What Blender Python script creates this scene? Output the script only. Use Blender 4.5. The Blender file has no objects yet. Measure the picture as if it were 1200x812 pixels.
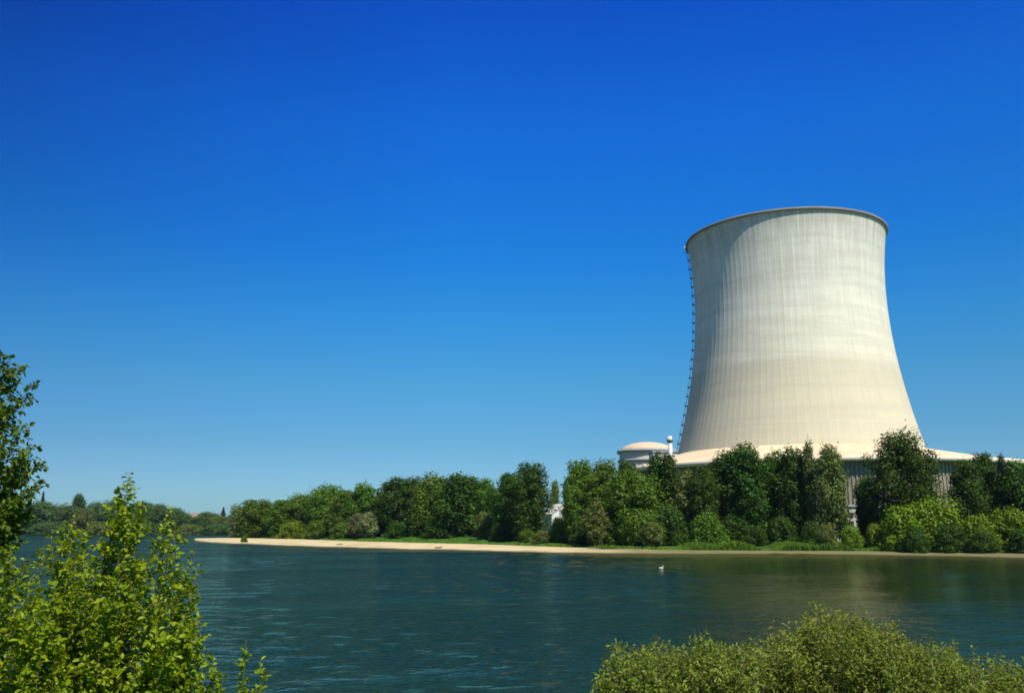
import bpy, bmesh, math, random
import numpy as np
from mathutils import Vector, Matrix

R = math.radians
S = bpy.context.scene
COL = S.collection
# ------------------------------------------------------------------ camera
FPX, HY, CAMZ = 1050.0, 619.0, 5.0
PITCH = math.atan((HY - 406.0) / FPX)
cam_d = bpy.data.cameras.new('camera')
cam = bpy.data.objects.new('camera', cam_d); COL.objects.link(cam)
cam.location = (0, 0, CAMZ)
cam.rotation_euler = (math.pi / 2 + PITCH, 0, 0)
cam_d.sensor_width = 36.0; cam_d.sensor_fit = 'HORIZONTAL'; cam_d.lens = FPX / 1200 * 36
cam_d.clip_start = 0.1; cam_d.clip_end = 30000
S.camera = cam
# ------------------------------------------------------------------ light
SUN_EL, SUN_HD = 54.0, 149.0          # heading clockwise from +Y
W = bpy.data.worlds.new('World'); S.world = W; W.use_nodes = True
nt = W.node_tree; nt.nodes.clear()
sky = nt.nodes.new('ShaderNodeTexSky'); sky.sky_type = 'NISHITA'; sky.sun_disc = False
sky.sun_elevation = R(SUN_EL); sky.sun_rotation = R(SUN_HD)
sky.altitude = 0; sky.air_density = 1.0; sky.dust_density = 0.35; sky.ozone_density = 4.0
hs = nt.nodes.new('ShaderNodeHueSaturation')
hs.inputs['Saturation'].default_value = 1.28; hs.inputs['Value'].default_value = 1.0; hs.inputs['Hue'].default_value = 0.505
bg = nt.nodes.new('ShaderNodeBackground'); bg.inputs['Strength'].default_value = 0.15
wo = nt.nodes.new('ShaderNodeOutputWorld')
# polarised, deep blue air: per-elevation and per-heading tint of the physical sky
tcw = nt.nodes.new('ShaderNodeTexCoord'); sxw = nt.nodes.new('ShaderNodeSeparateXYZ'); nt.links.new(tcw.outputs['Generated'], sxw.inputs[0])
def wramp(sock, stops):
    r = nt.nodes.new('ShaderNodeValToRGB'); e = r.color_ramp.elements
    while len(e) < len(stops): e.new(.5)
    for i, (p_, c_) in enumerate(stops): e[i].position = p_; e[i].color = (*c_, 1)
    nt.links.new(sock, r.inputs[0]); return r.outputs[0]
def wmul(a_, b_):
    m_ = nt.nodes.new('ShaderNodeMix'); m_.data_type = 'RGBA'; m_.blend_type = 'MULTIPLY'; m_.inputs[0].default_value = 1
    nt.links.new(a_, m_.inputs[6]); nt.links.new(b_, m_.inputs[7]); return m_.outputs[2]
elev = wramp(sxw.outputs[2], [(p_, (c_[0] * .80, c_[1] * .885, c_[2] * .865)) for p_, c_ in ((0.0, (.27, .43, .58)), (.054, (.275, .40, .55)), (.092, (.265, .415, .52)), (.158, (.269, .51, .569)), (.228, (.189, .569, .695)), (.296, (.112, .557, .807)),
                              (.425, (.09, .549, 1.0)), (.532, (.072, .40, .98)), (.70, (.45, .85, 1.05)), (1.0, (.6, .95, 1.05)))])
mrx = nt.nodes.new('ShaderNodeMath'); mrx.operation = 'MULTIPLY_ADD'; mrx.inputs[1].default_value = .5; mrx.inputs[2].default_value = .5
nt.links.new(sxw.outputs[0], mrx.inputs[0])
azim = wramp(mrx.outputs[0], [(.25, (.52, .42, .54)), (.36, (.80, .76, .82)), (.47, (1, 1, 1)), (.62, (1, 1, 1)), (.75, (.95, .92, .92))])
amx = nt.nodes.new('ShaderNodeMix'); amx.data_type = 'RGBA'; amx.inputs[6].default_value = (1, 1, 1, 1)
nt.links.new(azim, amx.inputs[7]); nt.links.new(wramp(sxw.outputs[2], [(.02, (.25, .25, .25)), (.2, (.45, .45, .45)), (.5, (1, 1, 1)), (.8, (0, 0, 0))]), amx.inputs[0])
azim = amx.outputs[2]
nt.links.new(sky.outputs[0], hs.inputs['Color']); nt.links.new(wmul(wmul(hs.outputs[0], elev), azim), bg.inputs['Color']); nt.links.new(bg.outputs[0], wo.inputs[0])
sd = bpy.data.lights.new('sun', 'SUN'); sd.energy = 5.0; sd.angle = R(0.53); sd.color = (1.0, 0.93, 0.82)
sun = bpy.data.objects.new('sun', sd); COL.objects.link(sun)
hd, el = R(SUN_HD), R(SUN_EL)
SUNV = Vector((math.sin(hd) * math.cos(el), math.cos(hd) * math.cos(el), math.sin(el)))
sun.rotation_euler = (-SUNV).to_track_quat('-Z', 'Y').to_euler()
S.view_settings.view_transform = 'Standard'; S.view_settings.look = 'None'
S.view_settings.gamma = 1.0; S.view_settings.use_curve_mapping = False
S.view_settings.exposure = 0.56
S.render.engine = 'CYCLES'
S.cycles.max_bounces = 6; S.cycles.transparent_max_bounces = 4
S.cycles.diffuse_bounces = 3; S.cycles.glossy_bounces = 3
S.cycles.use_denoising = True
S.cycles.filter_width = 1.7

# ------------------------------------------------------------------ helpers
cP, sP = math.cos(PITCH), math.sin(PITCH)
def ray(px, py):
    a, b = px - 600.0, 406.0 - py
    return Vector((a, FPX * cP - b * sP, FPX * sP + b * cP))
def on_z(px, py, z):
    d = ray(px, py); t = (z - CAMZ) / d.z
    return Vector((d.x * t, d.y * t, z))
def on_y(px, py, Y):
    d = ray(px, py); t = Y / d.y
    return Vector((d.x * t, Y, CAMZ + d.z * t))

def np_mesh(name, verts, quads, smooth=False):
    verts = np.asarray(verts, np.float32).reshape(-1, 3); quads = np.asarray(quads, np.int32)
    me = bpy.data.meshes.new(name)
    k = quads.shape[1]
    me.vertices.add(len(verts)); me.vertices.foreach_set('co', verts.ravel())
    me.loops.add(quads.size); me.loops.foreach_set('vertex_index', quads.ravel())
    me.polygons.add(len(quads)); me.polygons.foreach_set('loop_start', np.arange(0, quads.size, k, dtype=np.int32))
    me.polygons.foreach_set('loop_total', np.full(len(quads), k, np.int32))
    me.polygons.foreach_set('use_smooth', np.full(len(quads), smooth, bool))
    me.update(calc_edges=True)
    return me
def obj(name, me, mat=None, parent=None, loc=None):
    if isinstance(me, bmesh.types.BMesh):
        b = me; me = bpy.data.meshes.new(name); b.to_mesh(me); b.free()
    o = bpy.data.objects.new(name, me); COL.objects.link(o)
    if mat is not None and len(me.materials) == 0: me.materials.append(mat)
    if parent is not None: o.parent = parent
    if loc is not None: o.location = loc
    return o
def tag(o, label=None, cat=None, group=None, kind=None):
    if label: o['label'] = label
    if cat: o['category'] = cat
    if group: o['group'] = group
    if kind: o['kind'] = kind
    return o
def thing(name, label, cat, loc=(0, 0, 0), group=None, rz=0):
    o = bpy.data.objects.new(name, None); COL.objects.link(o)
    o.location = loc; o.rotation_euler = (0, 0, rz); o.empty_display_size = 0.5
    return tag(o, label, cat, group)
def box(bm, c, s, rz=0.0, bev=0.0):
    M = Matrix.Translation(c) @ Matrix.Rotation(rz, 4, 'Z') @ Matrix.Diagonal((s[0], s[1], s[2], 1))
    r = bmesh.ops.create_cube(bm, size=1, matrix=M)
    if bev:
        es = list({e for v in r['verts'] for e in v.link_edges})
        bmesh.ops.bevel(bm, geom=es, offset=bev, segments=1, affect='EDGES')
def tube(bm, pts, rads, n=6):
    rings = []
    for i, p in enumerate(pts):
        p = Vector(p)
        a = Vector(pts[max(i - 1, 0)]); b = Vector(pts[min(i + 1, len(pts) - 1)])
        t = (b - a).normalized()
        u = t.orthogonal().normalized() if i == 0 else (u - t * u.dot(t)).normalized()
        w = t.cross(u)
        rings.append([bm.verts.new(p + (u * math.cos(2 * math.pi * k / n) + w * math.sin(2 * math.pi * k / n)) * rads[i]) for k in range(n)])
    for a, b in zip(rings, rings[1:]):
        for k in range(n): bm.faces.new((a[k], a[(k + 1) % n], b[(k + 1) % n], b[k])).smooth = True
    bm.faces.new(rings[-1]); bm.faces.new(rings[0][::-1])
def lathe(bm, prof, n=96, closed=False, off=None, smooth=True):
    """prof: list of (r,z). off(k,r,z)-> extra radius"""
    rings = []
    for r, z in prof:
        rings.append([bm.verts.new(((r + (off(k, z) if off else 0)) * math.cos(2 * math.pi * k / n), (r + (off(k, z) if off else 0)) * math.sin(2 * math.pi * k / n), z)) for k in range(n)])
    m = len(rings)
    for i in range(m if closed else m - 1):
        a, b = rings[i], rings[(i + 1) % m]
        for k in range(n):
            f = bm.faces.new((a[k], a[(k + 1) % n], b[(k + 1) % n], b[k])); f.smooth = smooth

# ------------------------------------------------------------------ materials
class NT:
    def __init__(s, name):
        s.m = bpy.data.materials.new(name); s.m.use_nodes = True; s.t = s.m.node_tree; s.t.nodes.clear()
        s.out = s.n('ShaderNodeOutputMaterial')
    def n(s, ty, **kw):
        nd = s.t.nodes.new(ty)
        for k, v in kw.items(): setattr(nd, k, v)
        return nd
    def l(s, a, b): s.t.links.new(a, b)
    def coord(s, what='Object'): return s.n('ShaderNodeTexCoord').outputs[what]
    def noise(s, vec, scale, detail=4, rough=.55, mp=None):
        if mp is not None:
            m = s.n('ShaderNodeMapping'); m.inputs['Scale'].default_value = mp; s.l(vec, m.inputs[0]); vec = m.outputs[0]
        t = s.n('ShaderNodeTexNoise'); t.inputs['Scale'].default_value = scale; t.inputs['Detail'].default_value = detail
        t.inputs['Roughness'].default_value = rough
        s.l(vec, t.inputs['Vector']); return t.outputs['Fac']
    def ramp(s, fac, stops):
        r = s.n('ShaderNodeValToRGB'); e = r.color_ramp.elements
        while len(e) < len(stops): e.new(0.5)
        for i, (p, c) in enumerate(stops):
            e[i].position = p; e[i].color = (*c, 1) if not isinstance(c, (int, float)) else (c, c, c, 1)
        s.l(fac, r.inputs[0]); return r.outputs[0]
    def mix(s, fac, a, b, mode='MIX'):
        m = s.n('ShaderNodeMix', data_type='RGBA', blend_type=mode)
        for sk, v in ((m.inputs[0], fac), (m.inputs[6], a), (m.inputs[7], b)):
            if isinstance(v, (int, float)): sk.default_value = v
            elif isinstance(v, tuple): sk.default_value = (*v, 1)
            else: s.l(v, sk)
        return m.outputs[2]
    def math(s, op, a, b=None, c=None):
        m = s.n('ShaderNodeMath', operation=op)
        for i, v in enumerate((a, b, c)):
            if v is None: continue
            if isinstance(v, (int, float)): m.inputs[i].default_value = v
            else: s.l(v, m.inputs[i])
        return m.outputs[0]
    def bsdf(s, col, rough=.8, spec=.3, bump=None, bstr=.3, bdist=.05, **kw):
        p = s.n('ShaderNodeBsdfPrincipled')
        if isinstance(col, tuple): p.inputs['Base Color'].default_value = (*col, 1)
        else: s.l(col, p.inputs['Base Color'])
        if isinstance(rough, (int, float)): p.inputs['Roughness'].default_value = rough
        else: s.l(rough, p.inputs['Roughness'])
        p.inputs['Specular IOR Level'].default_value = spec
        for k, v in kw.items(): p.inputs[k].default_value = v
        if bump is not None:
            b = s.n('ShaderNodeBump'); b.inputs['Strength'].default_value = bstr; b.inputs['Distance'].default_value = bdist
            s.l(bump, b.inputs['Height']); s.l(b.outputs[0], p.inputs['Normal'])
        s.l(p.outputs[0], s.out.inputs[0]); return p

def simple(name, col, rough=.8, var=.25, scale=1.0, spec=.3):
    t = NT(name); f = t.noise(t.coord(), scale, 5)
    c = t.mix(f, tuple(x * (1 - var) for x in col), tuple(min(1, x * (1 + var)) for x in col))
    t.bsdf(c, rough, spec, bump=f, bstr=.2, bdist=.03); return t.m

def foliage(name, dark, light, trans=.2, scale=.35, objvar=.12):
    t = NT(name)
    f = t.noise(t.coord(), scale, 3)
    f2 = t.noise(t.coord(), scale * 9, 2)
    fac = t.math('ADD', t.math('MULTIPLY', f, .6), t.math('MULTIPLY', f2, .4))
    c = t.ramp(fac, [(.34, dark), (.66, light)])
    oi = t.n('ShaderNodeObjectInfo')
    h = t.n('ShaderNodeHueSaturation')
    t.l(c, h.inputs['Color'])
    t.l(t.math('MULTIPLY_ADD', oi.outputs['Random'], .03, .485), h.inputs['Hue'])
    t.l(t.math('MULTIPLY_ADD', oi.outputs['Random'], objvar * 2, 1 - objvar), h.inputs['Value'])
    d = t.n('ShaderNodeBsdfDiffuse'); tr = t.n('ShaderNodeBsdfTranslucent'); g = t.n('ShaderNodeBsdfGlossy')
    g.inputs['Roughness'].default_value = .45; g.inputs['Color'].default_value = (.9, .95, .8, 1)
    t.l(h.outputs[0], d.inputs[0])
    tc = t.mix(.5, h.outputs[0], (.16, .22, .01)); t.l(tc, tr.inputs[0])
    m1 = t.n('ShaderNodeMixShader'); m1.inputs[0].default_value = trans
    t.l(d.outputs[0], m1.inputs[1]); t.l(tr.outputs[0], m1.inputs[2])
    m2 = t.n('ShaderNodeMixShader'); m2.inputs[0].default_value = .012
    t.l(m1.outputs[0], m2.inputs[1]); t.l(g.outputs[0], m2.inputs[2]); t.l(m2.outputs[0], t.out.inputs[0])
    return t.m

M = {}
M['dark'] = foliage('dark_green_leaves', (.014, .040, .003), (.050, .102, .006))
M['mid'] = foliage('mid_green_leaves', (.034, .084, .004), (.094, .174, .009))
M['bright'] = foliage('bright_green_leaves', (.070, .130, .004), (.150, .235, .008))
M['olive'] = foliage('olive_green_leaves', (.060, .090, .015), (.135, .165, .034))
M['pale'] = foliage('pale_green_leaves', (.110, .150, .050), (.190, .230, .085))
M['blue'] = foliage('blue_green_needles', (.012, .030, .016), (.025, .050, .026))
M['far'] = foliage('far_bank_leaves', (.030, .072, .014), (.080, .140, .028))
M['brown'] = foliage('dry_brown_twigs', (.075, .075, .03), (.13, .12, .05))
M['shrubleaf'] = foliage('fresh_yellow_green_leaves', (.115, .20, .004), (.25, .35, .010), trans=.45, scale=3, objvar=.0)
M['treeleaf'] = foliage('fresh_green_tree_leaves', (.045, .095, .006), (.11, .18, .012), trans=.35, scale=3, objvar=.0)
M['willowleaf'] = foliage('olive_willow_leaves', (.125, .170, .010), (.25, .30, .03), trans=.4, scale=2.5, objvar=.03)
M['grass'] = foliage('lush_bank_grass', (.045, .120, .008), (.095, .200, .014), trans=.25)
M['bark'] = simple('grey_brown_bark', (.10, .08, .06), .9, .4, 6)
M['twig'] = simple('brown_twig_bark', (.09, .065, .035), .8, .3, 20)
M['white'] = simple('white_painted_wall', (.52, .51, .47), .7, .06, .3)
M['cream'] = simple('cream_concrete_wall', (.50, .45, .37), .85, .1, .08)
M['greyc'] = simple('grey_concrete', (.28, .28, .27), .9, .15, .2)
M['dome'] = simple('ochre_dome_roof', (.48, .37, .23), .85, .12, .1)
M['tile'] = simple('orange_clay_tiles', (.26, .17, .12), .85, .2, 1)
M['glass'] = NT('dark_window_glass').m; _t = NT('dark_window_pane'); _t.bsdf((.03, .04, .05), .15, .5); M['glass'] = _t.m
M['metal'] = simple('weathered_grey_steel', (.16, .17, .18), .5, .2, 2, .5)
M['lampw'] = simple('white_lamp_housing', (.75, .75, .75), .5, .05, 2)
M['feather'] = simple('white_feathers', (.55, .55, .52), .8, .05, 8)
M['beak'] = simple('orange_beak', (.65, .22, .03), .5, .1, 10)

# ------------------------------------------------------------------ shoreline and terrain
WL = [(228, 634.2), (270, 636.8), (340, 639.3), (420, 642), (500, 644), (560, 645.4), (600, 646.4), (660, 647.6), (700, 648), (800, 648.6), (900, 648.8),
      (1000, 649.4), (1100, 651), (1200, 653.5), (1330, 658)]
UP = [(228, 630.6), (270, 629.8), (340, 631.2), (420, 634), (500, 636), (560, 637.3), (600, 638.7), (660, 641), (700, 642.4), (800, 644.6), (900, 645),
      (1000, 645.4), (1100, 646.6), (1200, 648.6), (1330, 652)]
UPZ = .75
def upz(px): return float(np.interp(px, [228, 245, 600, 700, 800, 900, 1400], [.12, .75, .75, .70, .5, .45, .45]))
wl = [on_z(x, y, 0) for x, y in WL]
up = [on_z(x, y, upz(x)) for x, y in UP]
def resample(p, n):
    a = np.array([(v.x, v.y, v.z) for v in p]); d = np.r_[0, np.cumsum(np.linalg.norm(np.diff(a, axis=0), axis=1))]
    t = np.linspace(0, d[-1], n); return np.stack([np.interp(t, d, a[:, i]) for i in range(3)], 1)
DIST = [(276, 626.4), (200, 626.2), (120, 626.0), (40, 625.6), (-60, 625.6), (-300, 626.5)]
dist = [on_z(x, y, 0) for x, y in DIST]
land = [(v.x, v.y) for v in up]
tip = on_z(228, 631.5, 0)
back = [on_y(275, 600, Y) for Y in (450, 520, 600, 680)]
poly = [(v.x, v.y) for v in reversed(up[1:])] + [(v.x - 2, v.y) for v in back] + [(v.x, v.y) for v in dist] + [(-9000, 700), (-9000, 12000), (9000, 12000), (9000, 60), (400, 110)]
poly = np.array(poly)
def sdist(X, Y, poly):
    """positive inside"""
    d = np.full(X.shape, 1e18); ins = np.zeros(X.shape, bool)
    n = len(poly)
    for i in range(n):
        ax, ay = poly[i]; bx, by = poly[(i + 1) % n]
        ex, ey = bx - ax, by - ay
        t = np.clip(((X - ax) * ex + (Y - ay) * ey) / (ex * ex + ey * ey), 0, 1)
        d = np.minimum(d, (X - ax - t * ex) ** 2 + (Y - ay - t * ey) ** 2)
        c = ((ay > Y) != (by > Y)) & (X < (bx - ax) * (Y - ay) / (by - ay + 1e-12) + ax)
        ins ^= c
    d = np.sqrt(d); return np.where(ins, d, -d)
def ground_z(X, Y):
    X = np.asarray(X, float); Y = np.asarray(Y, float)
    s = sdist(X, Y, poly)
    z = np.where(s > 0, .36 + np.minimum(s, 25) * .06, np.maximum(.30 + s * .3, -3))
    edge = 13.5 + 0.8 * np.sin(X * .21) + .5 * np.sin(X * .53 + 1)      # near bank
    nb = edge - Y
    zn = np.where(nb > 0, np.minimum(nb * .28, 3.35), np.maximum(nb * .3, -3))
    z = np.maximum(z, zn)
    z = z + .10 * np.sin(X * .35 + 1.3) * np.cos(Y * .31) * (z > -.5)
    z = np.where((X > 60) & (Y > 260) , np.minimum(z, 2.0), z)
    return z
xs = np.unique(np.round(np.r_[-np.geomspace(260, 9000, 45), np.linspace(-260, 230, 210), np.geomspace(230, 9000, 45)], 3))
ys = np.unique(np.round(np.r_[-np.geomspace(20, 3000, 20), np.linspace(-20, 24, 45), np.linspace(24, 130, 20), np.linspace(130, 480, 175), np.geomspace(480, 11000, 60)], 3))
GX, GY = np.meshgrid(xs, ys)
GZ = ground_z(GX, GY)
nx, ny = len(xs), len(ys)
ii = (np.arange(ny - 1)[:, None] * nx + np.arange(nx - 1)[None]).ravel()
gm = np_mesh('ground', np.stack([GX, GY, GZ], -1), np.stack([ii, ii + 1, ii + nx + 1, ii + nx], 1), True)
t = NT('meadow_ground')
p = t.coord()
f = t.noise(p, .12, 6, .6); f2 = t.noise(p, 1.7, 5, .6)
c = t.ramp(t.math('ADD', t.math('MULTIPLY', f, .6), t.math('MULTIPLY', f2, .4)), [(.35, (.035, .070, .010)), (.5, (.06, .12, .014)), (.66, (.10, .14, .03))])
t.bsdf(c, .95, .1, bump=f2, bstr=.5, bdist=.15)
tag(obj('ground', gm, t.m), kind='structure')

# river
t = NT('river_water')
p = t.coord()
mp = t.n('ShaderNodeMapping'); mp.inputs['Rotation'].default_value = (0, 0, R(-18)); t.l(p, mp.inputs[0])
b1 = t.noise(mp.outputs[0], 1.15, 4, .55, mp=(.5, 1.3, 1))
b2 = t.noise(mp.outputs[0], .10, 3, .5, mp=(.45, 1.6, 1))
b3 = t.noise(mp.outputs[0], 3.6, 3, .6, mp=(.7, 1.2, 1))
calm = t.ramp(t.noise(mp.outputs[0], .018, 4, .6, mp=(.35, 1.9, 1)), [(.38, .45), (.60, 1.0)])
sxr = t.n('ShaderNodeSeparateXYZ'); t.l(p, sxr.inputs[0])
lee = t.ramp(t.math('ADD', t.math('MULTIPLY_ADD', sxr.outputs[0], 1 / 80.0, .2), t.math('MULTIPLY_ADD', t.noise(mp.outputs[0], .03, 3, .6), .5, -.25)), [(.25, 1.0), (.60, .26)])
calm = t.math('MULTIPLY', calm, lee)
hgt = t.math('ADD', t.math('MULTIPLY', b1, .62), t.math('MULTIPLY', b3, .16))
hgt = t.math('ADD', hgt, t.math('MULTIPLY', b2, .8)); hgt = t.math('MULTIPLY', hgt, calm)
depthc = t.ramp(t.noise(p, .03, 3, .5), [(.3, (.003, .012, .007)), (.7, (.006, .017, .009))])
bp = t.n('ShaderNodeBump'); bp.inputs['Strength'].default_value = 1.0; bp.inputs['Distance'].default_value = .45; t.l(hgt, bp.inputs['Height'])
fr = t.n('ShaderNodeFresnel'); fr.inputs['IOR'].default_value = 1.33; t.l(bp.outputs[0], fr.inputs['Normal'])
gl = t.n('ShaderNodeBsdfGlossy'); gl.inputs['Color'].default_value = (.78, .80, .54, 1); gl.inputs['Roughness'].default_value = .06; t.l(bp.outputs[0], gl.inputs['Normal'])
df = t.n('ShaderNodeBsdfDiffuse'); t.l(depthc, df.inputs['Color'])
mx = t.n('ShaderNodeMixShader'); t.l(t.math('MULTIPLY', fr.outputs[0], .84), mx.inputs[0]); t.l(df.outputs[0], mx.inputs[1]); t.l(gl.outputs[0], mx.inputs[2])
t.l(mx.outputs[0], t.out.inputs[0])
wx = np.unique(np.round(np.r_[-np.geomspace(46, 6000, 150), np.linspace(-46, 52, 400), np.geomspace(52, 6000, 130)], 4))
wy = np.unique(np.round(np.r_[np.linspace(9, 15, 4), np.linspace(15, 60, 270), np.linspace(60, 200, 260), np.geomspace(200, 7000, 140)], 4))
WX, WY = np.meshgrid(wx, wy)
dx_ = np.gradient(wx)[None, :]; dy_ = np.gradient(wy)[:, None]
rngw = np.random.default_rng(9)
WZ = np.zeros_like(WX)
for lam in np.geomspace(.5, 7.0, 80):
    th = R(62) + rngw.normal(0, .85)                     # wind across the river
    kx, ky = 2 * math.pi / lam * math.cos(th), 2 * math.pi / lam * math.sin(th)
    amp = .0125 * (lam / 2.0) ** .40 * rngw.uniform(.6, 1.4) * .40
    res = np.clip(1.6 - (np.abs(math.cos(th)) * dx_ + np.abs(math.sin(th)) * dy_) / lam * 4.5, 0, 1)
    WZ += res * amp * np.sin(kx * WX + ky * WY + rngw.uniform(0, 6.28) + .6 * np.sin(WX * .11 + lam) + .6 * np.sin(WY * .07 + 2 * lam))
gust = .75 + .35 * np.sin(WX * .05 + 1.0 + 1.4 * np.sin(WY * .045)) * np.sin(WY * .085 + .8 * np.sin(WX * .06))
leeN = 1 - .80 * np.clip((WX - 4 + 5 * np.sin(WY * .11) + 3 * np.sin(WY * .31 + 1)) / 24, 0, 1)
WZ *= gust * leeN
mx_, my_ = len(wx), len(wy)
ii = (np.arange(my_ - 1)[:, None] * mx_ + np.arange(mx_ - 1)[None]).ravel()
tag(obj('river', np_mesh('river', np.stack([WX, WY, WZ], -1), np.stack([ii, ii + 1, ii + mx_ + 1, ii + mx_], 1), True), t.m), kind='structure')

# sandbank
n = 220
a, b = resample(wl, n), resample(up, n)
rng = np.random.default_rng(5)
wob = np.convolve(rng.normal(0, 1, n + 20), np.ones(9) / 9, 'same')[10:-10]
rows = []
K = 12
for k in range(-2, K + 1):
    tt = k / K
    P = a + (b - a) * tt
    P[:, 1] += wob * 3.6 * (1 - tt) * np.clip((np.arange(n)) / 30, .2, 1)
    P[:, 2] = np.where(tt < 0, tt * 1.2, (b[:, 2]) * min(1, tt * 1.15) ** .8 + .02) + rng.normal(0, .015, n)
    if k == K: P[:, 2] -= .06
    rows.append(P)
V = np.concatenate(rows); ii = (np.arange(len(rows) - 1)[:, None] * n + np.arange(n - 1)[None]).ravel()
t = NT('river_sand')
p = t.coord(); f = t.noise(p, .25, 6, .6, mp=(.4, 1, 1)); f2 = t.noise(p, 3, 4)
c = t.ramp(f, [(.3, (.28, .21, .09)), (.5, (.47, .37, .185)), (.7, (.56, .46, .25))])
geo = t.n('ShaderNodeNewGeometry'); sx = t.n('ShaderNodeSeparateXYZ'); t.l(geo.outputs['Position'], sx.inputs[0])
wet = t.ramp(t.math('ADD', t.math('MULTIPLY', sx.outputs[2], 2.2), t.math('MULTIPLY_ADD', f, .5, -.25)), [(.16, 1.0), (.34, 0.0)])
sx2 = t.n('ShaderNodeSeparateXYZ'); t.l(p, sx2.inputs[0])
right = t.ramp(t.math('ADD', t.math('MULTIPLY_ADD', sx2.outputs[0], 1 / 120.0, .25), t.math('MULTIPLY_ADD', f, .5, -.25)), [(.34, 0.0), (.52, .92)])
c = t.mix(right, c, (.11, .105, .035))          # thin muddy, mossy margin further along the bank
c = t.mix(wet, c, (.11, .095, .04))
tag(obj('sandbank', np_mesh('sandbank', V, np.stack([ii, ii + 1, ii + n + 1, ii + n], 1), True), t.m), kind='structure')
t.bsdf(c, .9, .2, bump=f2, bstr=.4, bdist=.05)

# ------------------------------------------------------------------ cooling tower
TC = Vector((383 * math.sin(.307), 383 * math.cos(.307), 0))
rt, ht, kl, kh = 38.2, 94.3 + CAMZ, .446, .51
HB, HT = 29.5 + CAMZ, 120.0 + CAMZ
def rad(z):
    k = kl if z < ht else kh
    return math.sqrt(rt * rt + (k * (z - ht)) ** 2)
tower = thing('cooling_tower', 'huge pale concrete cooling tower with flared rim rising over the trees', 'cooling tower', TC)
NR = 108; NS = NR * 8
bm = bmesh.new()
zs = [HB + (HT - HB) * i / 60 for i in range(61)]
def ribs(k, z):
    return .035 if k % 8 in (0, 1) else 0.0
prof = [(rad(z), z) for z in zs]
lathe(bm, prof, NS, off=ribs)
for f in bm.faces: f.smooth = True
lathe(bm, [(rad(z) - .9, z) for z in zs[::4]][::-1], 144)
t = NT('weathered_tower_concrete')
p = t.coord(); sx = t.n('ShaderNodeSeparateXYZ'); t.l(p, sx.inputs[0])
ang = t.math('ARCTAN2', sx.outputs[1], sx.outputs[0])
cmb = t.n('ShaderNodeCombineXYZ'); t.l(t.math('MULTIPLY', ang, 40), cmb.inputs[0]); t.l(sx.outputs[2], cmb.inputs[2])
cv = cmb.outputs[0]
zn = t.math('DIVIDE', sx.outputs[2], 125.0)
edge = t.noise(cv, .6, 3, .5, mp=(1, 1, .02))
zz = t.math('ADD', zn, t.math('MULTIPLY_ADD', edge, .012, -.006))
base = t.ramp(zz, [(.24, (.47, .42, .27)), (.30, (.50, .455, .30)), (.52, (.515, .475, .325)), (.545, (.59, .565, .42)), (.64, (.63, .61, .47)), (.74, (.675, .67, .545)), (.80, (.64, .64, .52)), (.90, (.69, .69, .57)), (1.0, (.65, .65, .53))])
st = t.noise(cv, .9, 6, .72, mp=(1, 1, .045))
st2 = t.noise(cv, .28, 4, .6, mp=(1, 1, .12))
top = t.ramp(zn, [(.55, 0.25), (.78, .55), (1.0, 1.0)])
dk = t.math('MULTIPLY', t.ramp(st, [(.44, 1.0), (.62, 0.0)]), top)
c = t.mix(t.math('MULTIPLY', dk, .46), base, (.30, .31, .27))
band = t.noise(cv, .05, 4, .6, mp=(.15, 1, 1.6))
c = t.mix(t.math('MULTIPLY', t.ramp(band, [(.44, 0.0), (.52, 1.0), (.60, 0.0)]), .28), c, (.36, .33, .25))
patch = t.noise(cv, .12, 5, .7, mp=(1, 1, .7))
c = t.mix(t.math('MULTIPLY', t.ramp(patch, [(.42, 1.0), (.58, 0.0)]), .12), c, (.36, .35, .30))
c = t.mix(t.math('MULTIPLY', t.ramp(st2, [(.4, .0), (.7, 1.0)]), .22), c, (.38, .34, .25))
# lift lines (every 1.5 m a faint joint) and drip marks under the rim
lift = t.math('FRACT', t.math('DIVIDE', sx.outputs[2], 3.0))
ll = t.math('MULTIPLY', t.math('LESS_THAN', lift, .09), .09)
c = t.mix(ll, c, (.25, .23, .19))
drip = t.math('MULTIPLY', t.ramp(t.noise(cv, 1.1, 4, .6, mp=(1, 1, .02)), [(.45, 0.0), (.6, 1.0)]), t.ramp(zn, [(.9, 0.0), (1.0, .55)]))
c = t.mix(drip, c, (.22, .21, .17))
t.bsdf(c, .9, .2, bump=t.noise(cv, 1.2, 4, .6, mp=(1, 1, .3)), bstr=.25, bdist=.15)
obj('shell', bm, t.m, tower)
# rim ring
bm = bmesh.new(); r1 = rad(HT)
lathe(bm, [(r1 - .8, HT - .7), (r1 + .55, HT - .8), (r1 + .7, HT - .6), (r1 + .7, HT + .15), (r1 - .5, HT + .2), (r1 - .8, HT)], 288, closed=True)
rimm = simple('dark_stained_rim_concrete', (.16, .155, .135), .9, .35, .15)
rim = obj('rim', bm, rimm, tower)
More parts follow.
